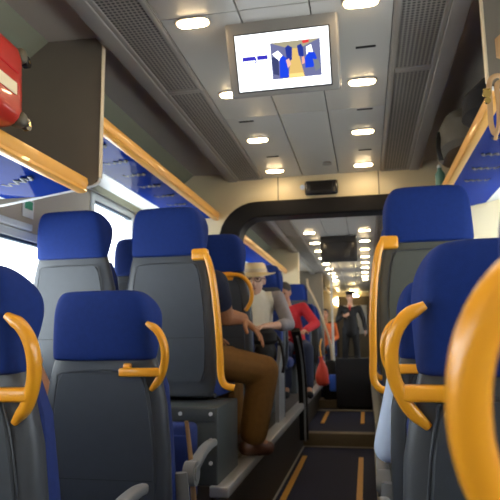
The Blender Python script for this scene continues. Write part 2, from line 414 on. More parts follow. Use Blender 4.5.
bm = B(); disc(bm, (-0.43, YBH - 0.002, 2.28), 0.02, 0.006, 'Y'); tag(obj('round_sticker', bm, 'paleblue'), 'small pale round sticker left of the black speaker box', 'sticker')
# partition wall further on
for s in (0, 1):
    f = (lambda x: x) if s == 0 else mx
    bm = B(); a, b = sorted((f(-1.72), f(-0.92))); box(bm, a, b, 8.2, 8.32, PL, 2.45, 0.01); struct(('wall_partition_left', 'wall_partition_right')[s], bm, 'cream')
    bm = B(); a, b = sorted((f(-1.72), f(-0.80))); box(bm, a, b, 11.3, 11.4, 0.36, 2.45, 0.01); struct(('wall_inner_left', 'wall_inner_right')[s], bm, 'part')

# ------------------------------------------------------------------ luggage racks
def rack(label, f, z, y0, y1, marks, lip='rail', up=0.10):
    t = thing('luggage_rack', label, 'luggage rack', (0, 0, 0), 0, 'luggage racks')
    bm = B(); x0, x1 = f(-1.12), f(-1.60)
    prism(bm, [(f(-1.12), z - 0.01), (f(-1.30), z - 0.035 + up * .25), (f(-1.46), z - 0.033 + up * 0.52), (f(-1.46), z - 0.005 + up * 0.52), (f(-1.12), z + 0.008)], 'Y', y0, y1)
    obj('shelf', bm, 'shelf', t)
    bm = B(); prism(bm, [(f(-1.125), z - 0.012), (f(-1.093), z - 0.012), (f(-1.085), z + 0.008), (f(-1.09), z + 0.030), (f(-1.105), z + 0.038), (f(-1.125), z + 0.028)], 'Y', y0, y1)
    obj('front_rail', bm, 'rail', t)
    bm = B(); prism(bm, [(f(-1.128), z - 0.030), (f(-1.104), z - 0.032), (f(-1.090), z - 0.026), (f(-1.093), z - 0.0125), (f(-1.128), z - 0.0125)], 'Y', y0, y1); obj('lower_lip', bm, lip, t)
    bm = B(); prism(bm, [(f(-1.46), z - 0.034 + up * 0.52), (f(-1.76), z - 0.02 + up), (f(-1.76), z + 0.01 + up), (f(-1.46), z + 0.0 + up * 0.52)], 'Y', y0, y1); obj('white_section', bm, 'frame', t)  # white section carrying the underside from the blue shelf to the wall
    for y in marks:
        bm = B(); pts = [(f(-1.19 - 0.018 * q), y + 0.020 * (1 if q % 2 else -1) + 0.006 * q, z - 0.0265 - 0.0010 * q + up * 0.25 * (0.07 + 0.018 * q) / 0.18) for q in range(9)]
        sweep(bm, pts, 0.009, 0.0025, sub=3, n=6); obj('etched_mark', bm, 'mark', t)
    return t
I = lambda x: x
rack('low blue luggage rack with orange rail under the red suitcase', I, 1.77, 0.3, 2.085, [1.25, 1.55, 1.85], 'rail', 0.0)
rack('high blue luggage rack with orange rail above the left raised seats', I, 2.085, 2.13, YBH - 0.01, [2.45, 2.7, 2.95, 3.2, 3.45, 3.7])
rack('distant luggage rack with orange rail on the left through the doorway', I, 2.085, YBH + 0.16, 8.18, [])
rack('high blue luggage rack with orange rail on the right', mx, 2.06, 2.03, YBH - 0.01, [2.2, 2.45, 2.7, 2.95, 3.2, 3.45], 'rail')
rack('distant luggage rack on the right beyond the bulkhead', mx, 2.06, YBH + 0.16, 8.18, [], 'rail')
# end panels of the racks
def endpanel(label, f, y, zlow, outer_x):
    t = thing('rack_end_panel', label, 'partition')
    bm = B(); poly = [(-outer_x, 2.42), (-1.30, 2.43), (-1.715, 2.12), (-1.715, zlow - 0.05), (-1.50, zlow - 0.03), (-1.28, zlow), (-outer_x - 0.03, zlow + 0.03), (-outer_x, zlow + 0.06)]
    prism(bm, [(f(x), z) for x, z in poly], 'Y', y, y + 0.022); obj('panel', bm, 'part', t)
    bm = B(); sweep(bm, [(f(-outer_x), y + 0.008, 2.42), (f(-outer_x), y + 0.008, 2.1), (f(-outer_x), y + 0.008, zlow + 0.06)], 0.006, 0.014, up=(0, 1, 0), sub=3); obj('side_edging', bm, 'part_edge', t)
    bm = B(); sweep(bm, [(f(-outer_x), y + 0.008, zlow + 0.06), (f(-outer_x - 0.03), y + 0.008, zlow + 0.03), (f(-1.28), y + 0.008, zlow), (f(-1.50), y + 0.008, zlow - 0.03), (f(-1.70), y + 0.008, zlow - 0.05)], 0.007, 0.007, up=(0, 1, 0), sub=5); obj('lower_edging', bm, 'frame', t)
endpanel('brown grey panel closing the left luggage rack beside the red suitcase', I, 2.10, 1.745, 1.045)
endpanel('brown grey panel at the end of the right luggage rack', mx, 1.99, 1.955, 1.03)
bm = B(); box(bm, XL, XL + 0.006, 3.02, 3.28, 2.0, 2.09, 0.002)
# small green sign on the wall between the rack and the window
bm.free(); bm = B(); box(bm, XL, XL + 0.006, 2.66, 2.76, 1.80, 1.90, 0.002); s_ = obj('wall_sign', bm, 'white'); tag(s_, 'small white and green sign on the left wall above the window', 'sign')
bm = B(); box(bm, XL + 0.006, XL + 0.009, 2.675, 2.745, 1.845, 1.89); obj('green_field', bm, 'sign', s_)

# ------------------------------------------------------------------ monitor
def monitor(label, loc, tilt, on):
    t = thing('ceiling_monitor', label, 'screen', loc)
    t.rotation_euler = (-tilt, 0, 0)
    W2, H = 0.222, 0.300
    bm = B(); box(bm, -W2, W2, 0.0, 0.055, -H, 0.02, 0.012); obj('housing', bm, 'tvbody' if on else 'black', t)
    bm = B(); box(bm, -0.19, 0.19, -0.004, 0.004, -0.28, -0.055, 0.003); sc = obj('bezel', bm, 'blackg', t)
    if on:
        x0, x1, z0, z1 = -0.184, 0.184, -0.274, -0.060
        bm = B(); box(bm, x0, x1, -0.006, -0.003, z0, z1); obj('screen', bm, emat('screen white', (0.93, 0.97, 1.0), 2.2), t)
        def q(name, pts, m, d=0.0065):
            bm = B(); prism(bm, pts, 'Y', -d - 0.0008, -d); obj(name, bm, m, t, smooth=False)
        # photograph of a train aisle shown on the screen
        px0, px1, pz0, pz1 = -0.045, 0.150, -0.238, -0.100
        def U(u, v): return (px0 + (px1 - px0) * u, pz1 - (pz1 - pz0) * v)
        E_ = lambda n, c, s=1.0: emat(n, c, s)
        q('screen_picture', [U(0, 0), U(1, 0), U(1, 1), U(0, 1)], E_('pic ground', (0.16, 0.17, 0.33), 1.0))
        q('picture_detail', [U(0, 0), U(1, 0), U(0.62, 0.2), U(0.38, 0.2)], E_('pic ceiling', (0.40, 0.36, 0.24), 1.0), 0.0074)
        q('picture_detail', [U(0.44, 0.2), U(0.54, 0.2), U(0.66, 1), U(0.32, 1)], E_('pic aisle', (0.62, 0.42, 0.14), 1.2), 0.0078)
        q('picture_detail', [U(0.03, 0.3), U(0.15, 0.22), U(0.26, 0.4), U(0.14, 0.52)], E_('pic window', (0.95, 0.97, 1.0), 1.6), 0.0082)
        q('picture_detail', [U(0.72, 0.2), U(0.82, 0.14), U(0.86, 0.42), U(0.72, 0.42)], E_('pic window2', (0.95, 0.97, 1.0), 1.6), 0.0082)
        pb = E_('pic blue', (0.012, 0.05, 0.62), 1.2); pb2 = E_('pic deep blue', (0.02, 0.04, 0.30), 1.0)
        q('picture_detail', [U(0.17, 0.45), U(0.24, 0.36), U(0.33, 0.46), U(0.34, 0.97), U(0.15, 0.97)], pb, 0.0086)
        q('picture_detail', [U(0.30, 0.16), U(0.36, 0.1), U(0.44, 0.18), U(0.42, 0.5), U(0.32, 0.55)], pb2, 0.0086)
        q('picture_detail', [U(0.54, 0.14), U(0.62, 0.1), U(0.66, 0.2), U(0.66, 0.45), U(0.56, 0.42)], pb2, 0.0086)
        q('picture_detail', [U(0.68, 0.5), U(0.76, 0.34), U(0.88, 0.36), U(0.92, 0.52), U(0.84, 0.76), U(0.68, 0.76)], pb, 0.0090)
        q('picture_detail', [U(0.0, 0.42), U(0.06, 0.36), U(0.15, 0.48), U(0.14, 0.9), U(0.03, 0.85)], E_('pic shadow', (0.05, 0.06, 0.16), 1.0), 0.0086)
        q('picture_detail', [U(0.84, 0.54), U(0.95, 0.58), U(0.99, 0.8), U(0.88, 0.88)], E_('pic grey', (0.20, 0.22, 0.25), 1.0), 0.0094)
        q('picture_detail', [U(0.64, 0.02), U(0.78, 0.0), U(0.78, 0.08), U(0.66, 0.1)], E_('pic red', (0.75, 0.05, 0.05), 1.0), 0.0086)
        q('picture_detail', [U(0.30, 0.5), U(0.36, 0.46), U(0.40, 0.62), U(0.33, 0.72)], E_('pic skin', (0.75, 0.42, 0.35), 1.2), 0.0090)
        q('picture_detail', [U(0.62, 0.46), U(0.67, 0.44), U(0.68, 0.62), U(0.62, 0.66)], E_('pic skin2', (0.72, 0.36, 0.28), 1.2), 0.0090)
        q('picture_detail', [U(0.36, 0.88), U(0.62, 0.88), U(0.66, 0.98), U(0.34, 0.98)], E_('pic sand', (0.95, 0.62, 0.22), 1.2), 0.0090)
        # small blue lettering, too blurred to read in the photograph
        tx = E_('screen lettering', (0.05, 0.04, 0.55), 0.9)
        bm = B()
        zt = -0.147; x = -0.158
        def bar(a, b, c, d): box(bm, a, b, -0.0075, -0.0065, c, d)
        bar(-0.160, -0.107, zt - 0.011, zt + 0.005); bar(-0.101, -0.058, zt - 0.011, zt + 0.005)
        bar(-0.160, -0.157, zt - 0.018, zt + 0.002); bar(-0.109, -0.104, zt - 0.018, zt - 0.002)
        bar(-0.158, -0.107, zt - 0.021, zt - 0.0175); bar(-0.104, -0.061, zt - 0.019, zt - 0.016)
        obj('screen_lettering', bm, tx, t, smooth=False)
    bm = B(); box(bm, -0.04, 0.04, 0.01, 0.05, 0.01, 0.06, 0.004); obj('ceiling_mount', bm, 'tvbody', t)
    return t
mo = monitor('lit white monitor hanging from the ceiling over the aisle', (-0.277, 2.03, ZC + 0.012), math.radians(-26), True)
mo2 = monitor('dark monitor hanging over the aisle beyond the doorway', (-0.285, 7.0, ZC - 0.02), math.radians(0), False)

# ------------------------------------------------------------------ seats
def lean(z): return -0.03 - 0.115 * max(0, (z - 0.42)) / 0.9
def make_seat(kind, mirror=False, arms=True):
    """facing +Y, handle on +X (aisle) side, or -X when mirrored; origin at floor"""
    t = thing('train_seat', '', 'seat')
    sg = -1 if mirror else 1
    bm = B()
    rings = [sring(0, lean(z) + yy, z, a, th, 32, 5) for z, a, th, yy in
             [(0.36, 0.175, 0.025, 0.02), (0.37, 0.205, 0.035, 0.012), (0.45, 0.228, 0.040, 0), (0.60, 0.236, 0.042, -0.004), (0.78, 0.236, 0.042, -0.004),
              (0.92, 0.228, 0.040, 0), (1.02, 0.208, 0.036, 0.004), (1.09, 0.190, 0.032, 0.01), (1.11, 0.182, 0.028, 0.012)]]
    loft(bm, rings); sh = obj('back_shell', bm, 'shell', t)
    # raised inner panel with a rounded outline, and its seam
    bm = B(); out = []
    prof = [(0.44, 0.165), (0.50, 0.188), (0.62, 0.196), (0.80, 0.194), (0.93, 0.182), (1.0, 0.168), (1.03, 0.150)]
    rr = []
    for z, a in prof:
        y = lean(z) - 0.0415 + (0.004 if z < 0.5 or z > 0.95 else 0)
        rr.append([(-a, y + 0.004, z), (-a * 0.96, y - 0.006, z), (0, y - 0.008, z), (a * 0.96, y - 0.006, z), (a, y + 0.004, z), (a * 0.9, y + 0.015, z), (-a * 0.9, y + 0.015, z)])
    loft(bm, rr); obj('back_panel', bm, 'panel', t)
    bm = B(); pts = [(-a, lean(z) - 0.041, z) for z, a in prof] + [(0, lean(1.04) - 0.036, 1.04)] + [(a, lean(z) - 0.041, z) for z, a in reversed(prof)]
    sweep(bm, pts, 0.0028, 0.0028, up=(0, 1, 0), n=6, sub=4); obj('piping', bm, 'shell', t)
    bm = B(); tube(bm, [(-0.185, lean(.66) - 0.0475, 0.66), (0, lean(.66) - 0.0490, 0.66), (0.185, lean(.66) - 0.0475, 0.66)], 0.0015, 6); obj('seam', bm, 'seam', t)
    # back cushion
    bm = B(); loft(bm, [sring(0, lean(z) + 0.062 + yy, z, a, th, 28, 4) for z, a, th, yy in
             [(0.40, 0.20, 0.03, 0.0), (0.46, 0.225, 0.045, 0.01), (0.60, 0.226, 0.05, 0.012), (0.80, 0.223, 0.045, 0.006), (0.98, 0.215, 0.04, 0.0), (1.06, 0.19, 0.03, 0.0)]])
    obj('back_cushion', bm, 'blue_dk', t)
    # headrest: C section with swept forward wings
    bm = B(); rings = []
    for z, w, l, th in [(1.072, 0.190, 0.010, 0.044), (1.080, 0.196, 0.020, 0.052), (1.12, 0.195, 0.045, 0.056), (1.19, 0.192, 0.095, 0.058), (1.25, 0.187, 0.115, 0.058), (1.290, 0.174, 0.075, 0.054), (1.313, 0.156, 0.035, 0.044), (1.323, 0.132, 0.015, 0.030)]:
        y = lean(z) - 0.012
        wi = w - 0.052
        p = [(-w - 0.012 * (l / 0.1), y + l), (-w, y + l * 0.35), (-w + 0.004, y - th * 0.35), (-w + 0.03, y - th * 0.62), (-w * 0.45, y - th * 0.72), (w * 0.45, y - th * 0.72), (w - 0.03, y - th * 0.62),
             (w - 0.004, y - th * 0.35), (w, y + l * 0.35), (w + 0.012 * (l / 0.1), y + l), (w - 0.02, y + l + 0.018), (w - 0.042, y + l * 0.8), (wi, y + 0.045), (0, y + 0.04), (-wi, y + 0.045), (-w + 0.042, y + l * 0.8), (-w + 0.02, y + l + 0.018)]
        rings.append([(px, py, z) for px, py in p])
    loft(bm, rings); obj('headrest', bm, 'blue', t, sub=2)
    # seat cushion
    bm = B(); loft(bm, [[(x, y, z) for x, y, z in ((a[0], a[1], zz) for a in sring(0, 0.27, 0, hw, hl, 28, 5))] for zz, hw, hl in
             [(0.348, 0.20, 0.20), (0.362, 0.222, 0.225), (0.40, 0.228, 0.235), (0.435, 0.222, 0.228), (0.455, 0.19, 0.19)]])
    obj('seat_cushion', bm, 'blue_dk', t)
    bm = B(); box(bm, -0.20, 0.20, 0.06, 0.46, 0.346, 0.372, 0.008); obj('seat_pan', bm, 'shell', t)
    # grab handle
    if kind == 'ring':
        dx = 0.013 if mirror else 0.016
        P = [(0.168 + dx, -0.176, 1.203), (0.203 + dx, -0.176, 1.180), (0.224 + dx, -0.172, 1.145), (0.231 + dx, -0.165, 1.102), (0.225 + dx, -0.155, 1.058), (0.204 + dx, -0.142, 1.010), (0.170 + dx, -0.130, 0.972)]
        if mirror: P = [(x, y, z + 0.012 * (i / 6)) for i, (x, y, z) in enumerate(P)]
        bm = B(); sweep(bm, [(x * sg, y, z) for x, y, z in P], 0.013, 0.017, up=(0, 1, 0), n=16, sub=7, taper=lambda u: 0.62 + 0.38 * min(1, 3.2 * math.sin(math.pi * u)), e=2.8)
        h = obj('grab_handle', bm, 'orange', t)
        bm = B(); a, b = sorted((0.075 * sg, (0.218 + dx) * sg)); box(bm, a, b, -0.165, -0.125, 1.018 + (0.012 if mirror else 0), 1.048 + (0.012 if mirror else 0), 0.007)
        a, b = sorted((0.085 * sg, 0.115 * sg)); box(bm, a, b, -0.150, -0.115, 1.044, 1.064, 0.006)
        obj('handle_bracket', bm, 'orange', h)
    elif kind == 'bar':
        P = [(0.200, -0.150, 1.085), (0.225, -0.152, 1.03), (0.246, -0.140, 0.92), (0.262, -0.122, 0.74), (0.267, -0.102, 0.58), (0.270, -0.092, 0.47), (0.290 if not mirror else 0.245, -0.087, 0.425), (0.335 if not mirror else 0.205, -0.080, 0.412)]
        bm = B(); sweep(bm, [(x * sg, y, z) for x, y, z in P], 0.017, 0.018, up=(0, 1, 0), n=16, sub=7, e=2.8); h = obj('grab_handle', bm, 'orange', t)
        bm = B(); a, b = sorted((0.135 * sg, 0.215 * sg)); box(bm, a, b, -0.168, -0.105, 1.045, 1.105, 0.012); obj('handle_bracket', bm, 'orange', h)
    elif kind == 'hook':
        P = [(0.05, -0.150, 1.045), (0.12, -0.160, 1.055), (0.185, -0.165, 1.045), (0.232, -0.160, 1.00), (0.250, -0.150, 0.94), (0.240, -0.140, 0.88), (0.205, -0.125, 0.83)]
        bm = B(); sweep(bm, [(x * sg, y, z) for x, y, z in P], 0.013, 0.018, up=(0, 1, 0), n=16, sub=7, e=2.6); h = obj('grab_handle', bm, 'orange', t)
        bm = B(); box(bm, 0.03, 0.13, -0.165, -0.115, 1.02, 1.075, 0.01); obj('handle_bracket', bm, 'orange', h)
    # armrest on the aisle side
    if arms:
        bm = B(); sx = 0.258 * sg
        disc(bm, (sx, 0.11, 0.640), 0.045, 0.045, 'X', 28)
        sweep(bm, [(sx, 0.11, 0.650), (sx, 0.19, 0.672), (sx, 0.28, 0.692), (sx, 0.38, 0.700), (sx, 0.44, 0.696)], 0.022, 0.020, n=14, taper=lambda u: 1.15 - 0.35 * u, e=3)
        ar = obj('armrest', bm, 'arm', t)
        bm = B(); disc(bm, (sx + 0.024 * sg, 0.11, 0.640), 0.028, 0.006, 'X', 24); obj('pivot_cap', bm, 'arm', ar)
        bm = B(); sweep(bm, [(0.238 * sg, 0.03, 0.66), (0.244 * sg, 0.045, 0.56), (0.236 * sg, 0.09, 0.42), (0.225 * sg, 0.13, 0.33)], 0.012, 0.03, up=(1, 0, 0), n=10); obj('side_bracket', bm, 'arm', t)
    return t
def pedestal_leg(t):
    bm = B(); box(bm, -0.14, 0.14, 0.16, 0.36, 0.0, 0.36, 0.02); obj('pedestal', bm, 'pedestal', t)

plainleg = make_seat('none', arms=False); pedestal_leg(plainleg); plainleg.location = (0.80, 0.55, 0); tag(plainleg, 'near low window seat on the right, beyond the frame edge', 'seat', 'blue and grey train seats')
GS = 'blue and grey train seats'
ringL = make_seat('ring'); pedestal_leg(ringL)
ringL.location = (-0.932, 2.07, 0); tag(ringL, 'grey backed blue seat with ring handle, on the low floor before the steel pedestal', 'seat', GS)
dup(ringL, (-0.945, 1.29, 0), 0, 'blue seat with orange ring handle cut by the left edge of the frame', GS)
ringR = make_seat('ring', True); pedestal_leg(ringR)
ringR.location = (0.302, 0.535, 0.0); tag(ringR, 'nearest blue seat at the right edge with the largest orange ring handle', 'seat', GS)
dup(ringR, (0.287, 1.25, 0), 0, 'second seat on the right, its ring handle left of the largest ring', GS)
dup(ringR, (0.297, 2.03, 0), 0, 'third low seat on the right with small ring handle, beside a pale blue shirt', GS)
ringLH = make_seat('hook', arms=False); ringLH.location = (-0.95, 3.70, PL); tag(ringLH, 'raised seat with ring handle before the man in the straw hat', 'seat', GS)
barL = make_seat('bar', arms=False); barL.location = (-0.982, 2.89, PL); tag(barL, 'raised seat on the steel pedestal with long orange bar handle, left of aisle', 'seat', GS)
barR = make_seat('bar', True, arms=False); barR.location = (0.295, 2.77, PL); tag(barR, 'raised dark seat right of the aisle with a long orange bar handle', 'seat', GS)
for c in barR.children:
    if c.name.startswith('back_shell') or c.name.startswith('back_panel'):
        c.data = c.data.copy(); c.data.materials.clear(); c.data.materials.append(M['olive'])
plain = make_seat('none', arms=False); plain.location = (-1.495, 2.84, PL); tag(plain, 'raised window seat lit by the window, under the brown rack panel', 'seat', GS)
dup(plain, (-1.455, 3.70, PL), 0, 'raised window seat glimpsed between the two seats lit by the window', GS)
pw = dup(plainleg, (-1.518, 2.02, 0), 0, 'low window seat mostly hidden behind the leftmost seat', GS); 
dup(plainleg, (-1.455, 1.30, 0), 0, 'near low window seat outside the left edge', GS)
for y, l in ((1.25, 'low window seat on the right behind the second seat'), (2.03, 'low window seat on the right behind the third seat')):
    dup(plainleg, (0.80, y, 0), 0, l, GS)
dup(plain, (0.83, 2.77, PL), 0, 'raised window seat on the right behind the dark seat', GS)
dup(barR, (0.30, 3.55, PL), 0, 'raised seat on the right just beyond the dark seat with bar handle', GS)
for y in (4.75, 5.6, 6.45, 7.3):
    dup(plain, (0.31, y, PL), 0, 'blue seat on the right beyond the bulkhead', 'right hand seats beyond the bulkhead')
# beyond the bulkhead on the left
dup(plain, (-0.95, 5.10, PL), math.pi, 'blue seat behind the man in the straw hat, facing the camera', GS)
dup(plain, (-1.46, 5.10, PL), math.pi, 'blue window seat next to the man in the straw hat', GS)
dk = dup(plain, (-0.97, 5.57, PL), 0, 'dark backed seat just behind the hat man seat', GS)
dup(plain, (-1.46, 5.55, PL), 0, 'far window seat back to back with the hat man row', GS)
dup(plain, (-0.90, 7.10, PL), math.pi, 'seat behind the passenger in red', GS)
dup(plain, (-1.46, 7.10, PL), math.pi, 'window seat beside the passenger in red', GS)
for y in (9.6, 10.5):
    dup(plainleg, (-1.0, y, 0.36), 0, 'far blue seat on the left past the white pole', 'far seats on the left near the attendant')
    dup(plainleg, (0.40, y, 0.36), 0, 'far blue seat on the right near the attendant', 'far seats on the right near the attendant')

# grey box under the raised seat pair
t = thing('seat_pedestal_box', 'grey steel box with screws under the raised seat with bar handle', 'pedestal', (-0.68, 2.6, PL))
bm = B(); box(bm, -0.98, 0, 0, 0.42, 0, 0.343, 0.006); obj('body', bm, 'pedestal', t)
bm = B(); box(bm, -0.97, -0.01, -0.006, 0.0, 0.28, 0.34, 0.003); obj('upper_flange', bm, 'pedestal', t)
bm = B(); box(bm, -0.93, -0.09, -0.004, 0.0, 0.02, 0.265, 0.003); obj('access_panel', bm, 'pedestal', t)
for x, z in ((-0.175, 0.315), (-0.03, 0.315), (-0.03, 0.20), (-0.03, 0.10), (-0.5, 0.315), (-0.8, 0.315)):
    bm = B(); disc(bm, (x, -0.008, z), 0.009, 0.006, 'Y', 16); obj('screw', bm, 'screw', t)
t = thing('seat_pedestal_box', 'grey steel box under the raised dark seat on the right', 'pedestal', (0.10, 2.50, PL))
bm = B(); box(bm, 0, 0.98, 0, 0.42, 0, 0.343, 0.006); obj('body', bm, 'pedestal', t)
bm = B(); box(bm, 0.01, 0.97, -0.006, 0.0, 0.28, 0.34, 0.003); obj('upper_flange', bm, 'pedestal', t)
for j, (x, y) in enumerate(((-1.24, 3.84), (-1.24, 4.95), (-1.24, 6.9), (0.55, 3.85), (0.55, 5.06), (0.55, 5.85), (0.55, 6.65), (0.55, 7.5))):
    t = thing('pedestal_box', ['grey box under the second raised row on the left', 'grey box under the hat man', 'grey box under the passenger in red', 'grey box under the second right row', 'grey box under the third right row', 'grey box under the fourth right row', 'grey box under the fifth right row', 'grey box under the sixth right row'][j], 'pedestal', (x, y, PL), 0, 'grey bases under the raised seats')
    bm = B(); box(bm, -0.42, 0.42, -0.12, 0.32 if j in (0, 3, 4) else 0.5, 0.0, 0.343, 0.01); obj('body', bm, 'pedestal', t)

# partition panel beside the hat man, and dark curved seat side behind it
t = thing('side_panel', 'grey upright panel at the aisle edge beside the straw hat man', 'panel', (-0.70, 4.72, PL))
bm = B(); prism(bm, [(-0.22, 0.0), (0.10, 0.0), (0.13, 0.30), (0.10, 0.45), (0.06, 0.57), (-0.02, 0.60), (-0.06, 0.52), (-0.18, 0.40)], 'X', -0.015, 0.015); obj('panel', bm, 'arm', t)
bm = B(); sweep(bm, [(0, -0.03, 0.60), (0, 0.03, 0.615), (0, 0.09, 0.52), (0, 0.125, 0.35), (0, 0.105, 0.0)], 0.014, 0.02, up=(1, 0, 0)); obj('edging', bm, 'shell', t)
t = thing('curved_seat_end', 'black curved end panel of the seat past the straw hat man', 'panel', (-0.64, 5.45, PL))
bm = B(); sweep(bm, [(0, -0.15, 0.72), (0, 0.02, 0.62), (0, 0.22, 0.42), (0, 0.36, 0.1), (0, 0.38, -0.35)], 0.02, 0.045, up=(1, 0, 0), n=12, e=4); obj('panel', bm, 'rubber', t)
bm = B(); sweep(bm, [(0.02, -0.18, 0.66), (0.02, -0.02, 0.56), (0.02, 0.17, 0.38), (0.02, 0.29, 0.08), (0.02, 0.30, -0.35)], 0.006, 0.010, up=(1, 0, 0), n=8); obj('edging', bm, 'arm', t)

# ------------------------------------------------------------------ people
def head(bm, c, yaw=0, pitch=0, s=1.0):
    R = Matrix.Rotation(yaw, 4, 'Z') @ Matrix.Rotation(pitch, 4, 'X'); c = Vector(c)
    def P(x, y, z): return c + (R @ Vector((x * s, y * s, z * s)))
    ell(bm, P(0, -0.010, 0.030), (0.076 * s, 0.092 * s, 0.088 * s), R)
    ell(bm, P(0, 0.022, -0.030), (0.062 * s, 0.066 * s, 0.078 * s), R)
    ell(bm, P(0, 0.048, -0.080), (0.034 * s, 0.030 * s, 0.026 * s), R)
    caps(bm, P(0, 0.083, 0.018), P(0, 0.104, -0.022), 0.010 * s, 0.016 * s)
    ell(bm, P(0, 0.072, 0.038), (0.052 * s, 0.014 * s, 0.012 * s), R)
    ell(bm, P(0, 0.080, -0.052), (0.026 * s, 0.012 * s, 0.012 * s), R)
    for k in (-1, 1): ell(bm, P(0.077 * k, -0.005, 0.0), (0.009 * s, 0.020 * s, 0.032 * s), R)
    caps(bm, P(0, -0.022, -0.06), P(0, -0.035, -0.16), 0.050 * s, 0.056 * s)
    return P, R
def hand(bm, wr, d, palmn, s=1.0, curl=0.5, thumb=1):
    """wrist point, direction of fingers, palm normal"""
    d = Vector(d).normalized(); n = Vector(palmn); n = (n - d * n.dot(d)).normalized(); w = d.cross(n).normalized(); wr = Vector(wr)
    for k in (-1.1, -0.35, 0.4, 1.1):
        caps(bm, wr + d * 0.01 * s + w * 0.010 * k * s, wr + d * 0.085 * s + w * 0.019 * k * s, 0.014 * s, 0.012 * s)
    for i, (k, L) in enumerate(((-1.35, 0.060), (-0.45, 0.076), (0.45, 0.082), (1.35, 0.072))):
        p = wr + d * (0.088 - 0.004 * abs(k)) * s + w * 0.0205 * k * s; c = curl * (0.9 + 0.15 * i)
        ang = 0.0; seg = [0.45, 0.32, 0.23]; r = 0.0082
        for q in seg:
            ang += c * 0.75; dd_ = d * math.cos(ang) + n * math.sin(ang) + w * 0.13 * k
            q2 = p + dd_.normalized() * L * q * s; caps(bm, p, q2, r * s, (r - 0.001) * s, 10); p = q2; r -= 0.001
    p = wr + d * 0.025 * s + w * 0.022 * thumb * 1.0 * s
    p2 = p + (d * 0.6 + w * 0.75 * thumb + n * 0.4).normalized() * 0.042 * s; p3 = p2 + (d * 0.9 + w * 0.3 * thumb + n * 0.45).normalized() * 0.030 * s
    caps(bm, p, p2, 0.013 * s, 0.011 * s, 10); caps(bm, p2, p3, 0.0105 * s, 0.009 * s, 10)
def body(bm, J, hd=(0, 0), ak=1.0, hs=1.0):
    """J: joints hip,l/r hipj knee ankle toe, chest, neck, head, shoulders, elbows, wrists, finger directions"""
    g = {k: Vector(v) for k, v in J.items() if k != 'curl'}
    caps(bm, g['pelvis'], g['belly'], 0.125, 0.12); caps(bm, g['belly'], g['chest'], 0.12, 0.13)
    caps(bm, g['chest'], g['neck'], 0.10, 0.055)
    for k in 'LR':
        caps(bm, g['chest'], g['sh' + k], 0.10, 0.052); caps(bm, g['pelvis'], g['hip' + k], 0.11, 0.085)
        caps(bm, g['hip' + k], g['kn' + k], 0.082, 0.054); caps(bm, g['kn' + k], g['an' + k], 0.054, 0.036)
        caps(bm, g['an' + k], g['toe' + k], 0.036, 0.030)
        caps(bm, g['sh' + k], g['el' + k], 0.050 * ak, 0.038 * ak); caps(bm, g['el' + k], g['wr' + k], 0.041 * ak, 0.026 * ak)
        hand(bm, g['wr' + k], J['fd' + k], J['pn' + k], 1 + (ak - 1) * 0.8, J.get('curl', 0.4), 1 if k == 'L' else -1)
    return head(bm, g['head'], *hd, s=hs)
def seated(j=None):
    d = dict(pelvis=(0, 0.04, 0.55), belly=(0, 0.0, 0.72), chest=(0, -0.03, 0.92), neck=(0, -0.03, 1.10), head=(0, 0.0, 1.25),
             hipL=(-0.09, 0.06, 0.53), hipR=(0.09, 0.06, 0.53), knL=(-0.12, 0.48, 0.52), knR=(0.12, 0.48, 0.52), anL=(-0.12, 0.50, 0.10), anR=(0.12, 0.50, 0.10),
             toeL=(-0.13, 0.64, 0.035), toeR=(0.13, 0.64, 0.035), shL=(-0.18, -0.03, 1.02), shR=(0.18, -0.03, 1.02), elL=(-0.24, 0.05, 0.76), elR=(0.24, 0.05, 0.76),
             wrL=(-0.14, 0.28, 0.68), wrR=(0.14, 0.28, 0.68), fdL=(0.3, 0.9, -0.1), fdR=(-0.3, 0.9, -0.1), pnL=(0, 0, -1), pnR=(0, 0, -1))
    if j: d.update(j)
    return d
